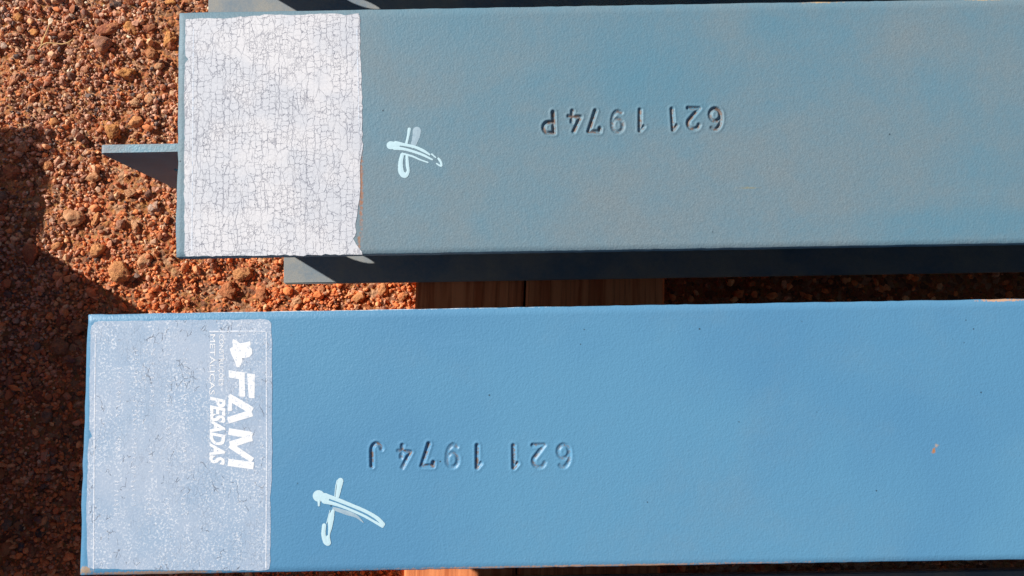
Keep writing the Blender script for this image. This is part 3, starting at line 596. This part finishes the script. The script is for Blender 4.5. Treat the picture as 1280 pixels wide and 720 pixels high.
def stamp_field(X, Y, stamps, seed):
    Z = np.zeros_like(X); r = np.random.default_rng(seed)
    for ch, cx, cy, dep in stamps:
        tilt = r.normal() * 0.05
        tiltx, tilty = r.normal() * 0.25, r.normal() * 0.2
        msk = (np.abs(X - cx) < 0.011) & (np.abs(Y - cy) < 0.014)
        px = X[msk]; py = Y[msk]; dmin = np.full(px.shape, 9.0)
        for line in GLYPH[ch]:
            pts = []
            for (u, v) in line:                       # stamped upside down seen from here
                lx = -(u - 0.5) * GW; ly = -(v - 0.5) * GH
                pts.append((cx + lx * math.cos(tilt) - ly * math.sin(tilt), cy + lx * math.sin(tilt) + ly * math.cos(tilt)))
            for (ax, ay), (bx, by) in zip(pts, pts[1:]):
                dx, dy = bx - ax, by - ay; L2 = dx * dx + dy * dy + 1e-12
                t = np.clip(((px - ax) * dx + (py - ay) * dy) / L2, 0, 1)
                dmin = np.minimum(dmin, np.hypot(px - ax - t * dx, py - ay - t * dy))
        lean = np.clip(1 + tiltx * (px - cx) / 0.005 + tilty * (py - cy) / 0.009, 0.35, 1.6)
        D = 0.0018 * dep * lean
        z = np.where(dmin < SW, -D * np.cos(np.pi * dmin / (2 * SW)) ** 1.3, 0) + 0.16 * D * np.exp(-((dmin - SW * 1.25) / (SW * 0.5)) ** 2)
        Z[msk] += z
    return Z

TF, BF, TW, HB = 0.011, 0.011, 0.007, 0.253
def flange_top(name, xe, yc, x1, zt, mat, parent, off, stamps=(), seed=0, jag=1.0):
    W2 = 0.1
    if stamps:
        sx0 = min(s[1] for s in stamps) - 0.012; sx1 = max(s[1] for s in stamps) + 0.012
        sy0 = min(s[2] for s in stamps) - 0.014; sy1 = max(s[2] for s in stamps) + 0.014
        xs = np.concatenate([[xe, xe + 0.0007], np.arange(xe + 0.004, sx0, 0.006), np.arange(sx0, sx1, 0.00036), np.arange(sx1 + 0.002, 0.5, 0.006), np.linspace(0.51, x1 - 0.001, 30), [x1]])
        ys = np.concatenate([[yc - W2, yc - W2 + 0.0007], np.arange(yc - W2 + 0.005, sy0, 0.006), np.arange(sy0, sy1, 0.00036), np.arange(sy1 + 0.002, yc + W2 - 0.002, 0.006), [yc + W2 - 0.0007, yc + W2]])
    else:
        xs = np.concatenate([[xe, xe + 0.0007], np.linspace(xe + 0.01, x1 - 0.001, 120), [x1]])
        ys = np.concatenate([[yc - W2, yc - W2 + 0.0007], np.linspace(yc - W2 + 0.01, yc + W2 - 0.01, 20), [yc + W2 - 0.0007, yc + W2]])
    X, Y = np.meshgrid(xs, ys, indexing='ij')
    Z = 0.00006 * vnoise(X, Y, 0.05, 3 + seed)
    if stamps: Z = Z + stamp_field(X, Y, stamps, seed)
    Z[0, :] -= 0.0008; Z[-1, :] -= 0.0008; Z[:, 0] -= 0.0008; Z[:, -1] -= 0.0008
    # flame-cut unevenness of the outline
    jx = jag * (0.0006 * vnoise(Y[0], Y[0] * 0, 0.011, seed) + 0.0007 * vnoise(Y[0], Y[0] * 0, 0.05, seed + 2))
    X[0] += jx; X[1] += jx
    jy = 0.00025 * vnoise(X[:, 0], X[:, 0] * 0, 0.006, seed + 5); Y[:, 0] += jy; Y[:, 1] += jy
    jy = 0.00025 * vnoise(X[:, 0], X[:, 0] * 0, 0.007, seed + 6); Y[:, -1] += jy; Y[:, -2] += jy
    nx, ny = X.shape
    co = np.stack([X, Y, Z + zt], -1).reshape(-1, 3)
    i = np.arange(nx - 1)[:, None] * ny + np.arange(ny - 1)[None]
    f = np.stack([i, i + ny, i + ny + 1, i + 1], -1).reshape(-1, 4)
    # rim loop -> side walls -> bottom
    loop = [k * ny for k in range(nx)] + [(nx - 1) * ny + k for k in range(1, ny)] + [k * ny + ny - 1 for k in range(nx - 2, -1, -1)] + [k for k in range(ny - 2, 0, -1)]
    rim = co[loop].copy(); rim[:, 2] = zt - TF
    base = len(co); co = np.concatenate([co, rim]); L = len(loop)
    g = np.array([[loop[k], base + k, base + (k + 1) % L, loop[(k + 1) % L]] for k in range(L)])
    co -= np.array(off)
    me_f = [tuple(q) for q in np.concatenate([f, g])] + [tuple(range(base + L - 1, base - 1, -1))]
    me = bpy.data.meshes.new(name); me.from_pydata(co.tolist(), [], me_f); me.update()
    sm = [True] * len(f) + [False] * (len(me_f) - len(f)); me.polygons.foreach_set('use_smooth', sm)
    if stamps:
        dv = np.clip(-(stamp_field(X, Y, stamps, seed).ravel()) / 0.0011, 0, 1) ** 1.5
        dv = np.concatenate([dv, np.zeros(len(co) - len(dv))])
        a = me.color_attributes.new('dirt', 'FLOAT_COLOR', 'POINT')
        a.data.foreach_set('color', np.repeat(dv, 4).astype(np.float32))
    me.materials.append(mat); o = bpy.data.objects.new(name, me); C.objects.link(o); o.parent = parent
    return o

def plate_xz(name, outer, holes, y0, y1, mat, parent, off):
    """vertical plate in the XZ plane with round holes cut through"""
    loops = [outer] + holes
    tri = tessellate_polygon([[Vector((a, b, 0)) for a, b in L] for L in loops])
    flat = [p for L in loops for p in L]; n = len(flat)
    V = [(a, y0, b) for a, b in flat] + [(a, y1, b) for a, b in flat]
    F = [tuple(t) for t in tri] + [tuple(i + n for i in reversed(t)) for t in tri]
    s = 0
    for L in loops:
        m = len(L)
        for k in range(m): F.append((s + k, s + (k + 1) % m, n + s + (k + 1) % m, n + s + k))
        s += m
    bm = bmesh.new()
    vs = [bm.verts.new((v[0] - off[0], v[1] - off[1], v[2] - off[2])) for v in V]
    for q in F:
        try: bm.faces.new([vs[i] for i in q])
        except ValueError: pass
    return bm_obj(name, bm, mat, parent)
def ring(cx, cz, r, n=28): return [(cx + r * math.cos(2 * math.pi * k / n), cz + r * math.sin(2 * math.pi * k / n)) for k in range(n)]

def box_bm(x0, x1, y0, y1, z0, z1, bev=0.0012):
    bm = bmesh.new(); bmesh.ops.create_cube(bm, size=1)
    for v in bm.verts: v.co = ((x0 + x1) / 2 + v.co.x * (x1 - x0), (y0 + y1) / 2 + v.co.y * (y1 - y0), (z0 + z1) / 2 + v.co.z * (z1 - z0))
    bmesh.ops.bevel(bm, geom=list(bm.edges), offset=bev, segments=2, affect='EDGES')
    return bm

def beam(label, xe, yc, xw, xb, x1, mat, group=None, stamps=(), seed=0, tab=True, sgn=1, bend=None):
    """I section: top flange from xe, web from xw, bottom flange from xb, all running to x1 (sgn -1: towards -X)."""
    off = (xe, yc, TB)
    e = empty('steel_beam', off, label, 'steel beam', group); e['kind'] = 'thing'
    z0, z1 = TB, ZT
    lo, hi = (xe, x1) if sgn > 0 else (x1, xe)
    flange_top('top_flange', lo, yc, hi, z1, mat, e, off, stamps, seed)
    zu = z1 - TF - 0.0002; zb = z0 + BF + 0.0002
    def A(x): return x if sgn > 0 else 2 * xe - x
    if tab:
        c = [(xw, z1 - 0.206), (xw, z1 - 0.046), (xw + 0.0012, z1 - 0.0435), (xw + 0.004, z1 - 0.042), (xe - 0.004, z1 - 0.042)]
        c += [(xe - 0.004 + 0.014 * math.sin(t), z1 - 0.042 + 0.014 * (1 - math.cos(t))) for t in (0.3, 0.6, 0.9, 1.2, 1.5)] + [(xe + 0.0105, zu)]
        c += [(A(x1) if sgn < 0 else x1, zu), (A(x1) if sgn < 0 else x1, zb), (xb + 0.003, zb), (xb - 0.002, z1 - 0.206 - 0.003), (xb - 0.012, z1 - 0.206)]
        hx = xw + 0.0625
        holes = [ring(hx, z1 - 0.1547, 0.016), ring(xw + 0.040, z1 - 0.108, 0.0055)]
    else:
        c = [(xw, zb), (xw, zu), (A(x1) if sgn < 0 else x1, zu), (A(x1) if sgn < 0 else x1, zb)]
        holes = [ring(xw + 0.083, z1 - 0.1547, 0.016), ring(xw + 0.083, z1 - 0.098, 0.012)]
    if sgn < 0:
        c = [(2 * xe - a, b) for a, b in c]; holes = [[(2 * xe - a, b) for a, b in h] for h in holes]
    plate_xz('web', c, holes, yc - TW / 2, yc + TW / 2, M_TAB if tab else M_WEB, e, off)
    b0, b1 = (xb, x1) if sgn > 0 else (x1, xb)
    bm = box_bm(b0 - off[0], b1 - off[0], -0.1, 0.1, 0, BF)
    bm_obj('bottom_flange', bm, M_BOT, e)
    return e, off
X1 = 1.9
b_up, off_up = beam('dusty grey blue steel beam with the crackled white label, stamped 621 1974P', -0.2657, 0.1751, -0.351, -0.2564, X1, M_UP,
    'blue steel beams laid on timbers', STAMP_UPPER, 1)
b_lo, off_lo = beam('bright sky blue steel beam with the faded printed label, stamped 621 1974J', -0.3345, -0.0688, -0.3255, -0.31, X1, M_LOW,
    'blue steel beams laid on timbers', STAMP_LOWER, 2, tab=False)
b_3, _ = beam('steel beam beyond the top edge, only its lower flange showing', -0.36, 0.4700, -0.364, -0.3458, X1, M_UP,
    'blue steel beams laid on timbers', (), 3, tab=False)
b_4, _ = beam('steel beam beyond the bottom edge, only a sliver of its lower flange showing', -0.30, -0.3512, -0.31, -0.29, X1, M_LOW,
    'blue steel beams laid on timbers', (), 4, tab=False)
# made-up steel end and timber stack, added out of view to shade the gravel
beam('unseen steel beam added beside the timber stack to shade the gravel', -1.079, 0.483, -1.085, -1.08, -2.6, M_LOW, 'blue steel beams laid on timbers', (), 5, tab=False, sgn=-1)
timber(-1.45, -1.30, 0.25, 1.1, 0, TB, M_WOOD, 'unseen timber added to carry the shadow casting steel beam', rz=0, group=None, seed=8)
for lvl in range(3):  # unseen stack, added as caster of the diagonal ground shadow
    for q in range(2):
        timber(-0.855 - 0.157 * q, -0.70 - 0.157 * q, -0.95 + 0.02 * lvl, 0.190 - 0.004 * q, 0.1672 * lvl + 0.0003, 0.1672 * (lvl + 1), M_WOOD if (q + lvl) % 2 else M_WOOD2,
               ('bottom', 'middle', 'top')[lvl] + (' timber, nearer the steel, ' if q == 0 else ' timber, farther from the steel, ') + 'in the unseen stack added to shade the gravel',
               rz=0, group='unseen timbers added left of the steel to shade the gravel', seed=20 + lvl * 2 + q)

# ------------------------------------------------------------------ labels, print and marker crosses
def sheet(name, outline, z, th, mat, parent, off, jit=0.0004, dens=0.0035, seed=0):
    """thin film with an uneven outline"""
    P = []
    n = len(outline); r = np.random.default_rng(seed)
    for i in range(n):
        a = Vector(outline[i]).to_2d(); b = Vector(outline[(i + 1) % n]).to_2d(); L = (b - a).length
        m = max(1, int(L / dens))
        for k in range(m):
            p = a.lerp(b, k / m)
            P.append((p.x + jit * r.normal() * 0.5, p.y + jit * r.normal() * 0.5))
    tri = tessellate_polygon([[Vector((a, b, 0)) for a, b in P]])
    m = len(P)
    cen = Vector((sum(p[0] for p in P) / m, sum(p[1] for p in P) / m))
    bm = bmesh.new()
    top = [bm.verts.new((a - off[0], b - off[1], z + th - off[2])) for a, b in P]
    bot = [bm.verts.new((a - off[0], b - off[1], z - off[2])) for a, b in P]
    for t in tri: bm.faces.new([top[i] for i in t])
    for k in range(m): bm.faces.new((top[k], top[(k + 1) % m], bot[(k + 1) % m], bot[k]))
    return bm_obj(name, bm, mat, parent)

def stroke_bm(bm, pts, z, off, th=0.00008, caps=True):
    """painted stroke: a low ribbon with round ends, widths per point"""
    P = []; m = len(pts); S = 7 if caps else 4
    for j in range(m - 1):
        p0, a, b, p3 = pts[max(j - 1, 0)], pts[j], pts[j + 1], pts[min(j + 2, m - 1)]
        for k in range(S):
            t = k / S
            if caps: P.append(tuple(0.5 * (2 * a[i] + (b[i] - p0[i]) * t + (2 * p0[i] - 5 * a[i] + 4 * b[i] - p3[i]) * t * t + (3 * a[i] - p0[i] - 3 * b[i] + p3[i]) * t ** 3) for i in range(3)))
            else: P.append(tuple(a[i] * (1 - t) + b[i] * t for i in range(3)))
    P.append(tuple(pts[-1][:3]))
    L = []; Rr = []; Mi = []
    for i, p in enumerate(P):
        a = P[max(i - 1, 0)]; b = P[min(i + 1, len(P) - 1)]
        t = Vector((b[0] - a[0], b[1] - a[1], 0)).normalized(); u = Vector((-t.y, t.x, 0))
        wv = p[2] * (1 + (0.12 * noise.noise(Vector((p[0] * 900, p[1] * 900, 0))) if caps else 0))
        q = Vector((p[0] - off[0], p[1] - off[1], z - off[2]))
        L.append(q + u * wv); Rr.append(q - u * wv); Mi.append(q + Vector((0, 0, th)))
    vl = [bm.verts.new(v) for v in L]; vr = [bm.verts.new(v) for v in Rr]; vm = [bm.verts.new(v) for v in Mi]
    for i in range(len(P) - 1):
        bm.faces.new((vl[i + 1], vl[i], vm[i], vm[i + 1])); bm.faces.new((vm[i + 1], vm[i], vr[i], vr[i + 1]))
    if caps:
        for end, i in ((0, 0), (1, len(P) - 1)):
            cen = Mi[i]; wv = P[i][2]
            rr = [bm.verts.new((cen.x + wv * math.cos(k * math.pi / 10), cen.y + wv * math.sin(k * math.pi / 10), z - off[2] - 0.00001)) for k in range(20)]
            cc = bm.verts.new(cen)
            for k in range(20): bm.faces.new((cc, rr[k], rr[(k + 1) % 20]))

ZS = ZT + 0.00010
def cross(name, data, parent, off, label):
    for kind, mat, nm in (('g', M_MARKG, 'marker_smear'), ('w', M_MARK, 'marker_cross')):
        bm = bmesh.new()
        for i, (k, pts) in enumerate(data):
            if k == kind: stroke_bm(bm, pts, ZS + (0.00006 if k == 'w' else 0) + i * 0.00001, off)
        o = bm_obj(nm, bm, mat, parent); o['label'] = label if kind == 'w' else 'thin greyish smear beside the marker cross'
cross('c', MARK_UPPER, b_up, off_up, 'pale blue hand painted cross with split ends')
cross('c', MARK_LOWER, b_lo, off_lo, 'pale blue hand painted cross with a round blob')

st_up = sheet('label_sticker', STICKER_UPPER, ZS - 0.00022, 0.00035, M_CRACK, b_up, off_up, jit=0.0006, seed=1)
st_up['label'] = 'crackled white label with a torn right edge'
st_lo = sheet('label_sticker', STICKER_LOWER, ZS - 0.00022, 0.00030, M_FADE, b_lo, off_lo, jit=0.00035, seed=2)
st_lo['label'] = 'faded pale blue printed label'
# brown adhesive left bare along the torn side
def strip(pts, wid, name, mat, parent, off, z, th=0.00008):
    bm = bmesh.new(); stroke_bm(bm, [(a, b, w_) for (a, b), w_ in zip(pts, wid)], z, off, th, caps=False); return bm_obj(name, bm, mat, parent)
edge = [q for q in STICKER_UPPER if q[0] > -0.123 and q[1] < 0.235]
edge.sort(key=lambda q: -q[1])
strip(edge, [0.0004 + 0.0007 * abs(math.sin(i * 2.1)) for i in range(len(edge))], 'adhesive_edge', M_EDGE, b_up, off_up, ZS - 0.00022)
el = [(q[0] + 0.0003, q[1]) for q in STICKER_LOWER if q[0] > -0.1935]; el.sort(key=lambda q: -q[1])
strip(el, [0.0006] * len(el), 'adhesive_edge', M_EDGE, b_lo, off_lo, ZS - 0.00022)

ZP = ZS + 0.00017
def border(lines, parent, off, wd):
    for L in lines:
        bm = bmesh.new()
        # the printed rule is worn into dashes
        for (a, b) in zip(L, L[1:]):
            d_ = Vector(b) - Vector(a); n = max(1, int(d_.length / 0.006))
            for k in range(n):
                t0, t1 = k / n, (k + 0.93) / n
                p = Vector(a) + d_ * t0; q = Vector(a) + d_ * t1
                ww = wd * (0.55 + 0.45 * random.random())
                stroke_bm(bm, [(p.x, p.y, ww), (q.x, q.y, ww)], ZP, off, 0.00004, caps=False)
        bm_obj('printed_border', bm, M_PRINTW, parent)['kind'] = 'stuff'
border(BORDER_LOWER, st_lo, off_lo, 0.0006)
border(BORDER_UPPER, st_up, off_up, 0.00045)
# emblem and big letters FAM
bm = bmesh.new()
def flat_poly(P, z, off):
    tri = tessellate_polygon([[Vector((a, b, 0)) for a, b in P]])
    vs = [bm.verts.new((a - off[0], b - off[1], z - off[2])) for a, b in P]
    for t in tri:
        f = bm.faces.new([vs[i] for i in t])
        if f.normal.z < 0: pass
flat_poly(LOGO_SHAPES[0], ZP, off_lo)
for f in bm.faces: f.normal_update()
bm_obj('printed_emblem', bm, M_PRINT, st_lo)
bm = bmesh.new()
for q in LOGO_SHAPES[1:]: flat_poly(q, ZP, off_lo)
bm_obj('printed_letter', bm, M_PRINT, st_lo)
for grp in ((0, 1, 2), (3, 4, 5, 6)):
    bm = bmesh.new()
    for j, i in enumerate(grp): stroke_bm(bm, LOGO_STROKES[i], ZP + 0.00001 * j, off_lo, 0.00002, caps=False)
    bm_obj('printed_letter', bm, M_PRINT, st_lo)
def text(s, x, y, size, length, mat, bold=0.0, nm='printed_word', slant=0.0):
    """letters that read from top to bottom, tops to the right"""
    cu = bpy.data.curves.new(nm, 'FONT'); cu.body = s; cu.size = 1; cu.offset = bold; cu.resolution_u = 3
    o = bpy.data.objects.new(nm, cu); C.objects.link(o)
    bpy.context.view_layer.update()
    me = bpy.data.meshes.new_from_object(o); bpy.data.objects.remove(o)
    v = np.zeros(len(me.vertices) * 3); me.vertices.foreach_get('co', v); v = v.reshape(-1, 3)
    v -= v.min(0); w_, h_ = v[:, 0].max(), v[:, 1].max()
    u = v[:, 0] / w_ * length; t = v[:, 1] / h_ * size
    u = u + t * slant
    out = np.stack([x + t - off_lo[0], y - u - off_lo[1], np.full(len(u), ZP - off_lo[2])], -1)
    me.vertices.foreach_set('co', out.ravel()); me.materials.clear(); me.materials.append(mat); me.update()
    o = bpy.data.objects.new(nm, me); C.objects.link(o); o.parent = st_lo
    return o
text('PESADAS', -0.2366, -0.0345, 0.0122, 0.0505, M_PRINT, 0.04, slant=0.22)
text('CONSTRUÇÕES', -0.2308, 0.0140, 0.0052, 0.0400, M_PRINT, 0.0)
text('METÁLICAS', -0.2372, 0.0140, 0.0052, 0.0470, M_PRINT, 0.0)
# ghostly rows of tiny print over the rest of the faded label, broken and worn
for x0 in (-0.258, -0.271, -0.284, -0.297, -0.310):
    bm = bmesh.new(); y = 0.004
    while y > -0.125:
        if noise.noise(Vector((x0 * 70, y * 45, 2))) > -0.12:
            for _ in range(3):
                a = (x0 + random.random() * 0.0042, y - random.random() * 0.0024); b = (x0 + random.random() * 0.0042, y - random.random() * 0.0024)
                if (Vector(a) - Vector(b)).length > 0.0008: stroke_bm(bm, [(a[0], a[1], 0.00022), (b[0], b[1], 0.00022)], ZP + random.random() * 0.00002, off_lo, 0.00002, caps=False)
        y -= 0.0036
    bm_obj('printed_line', bm, M_PRINTW, st_lo)['kind'] = 'stuff'
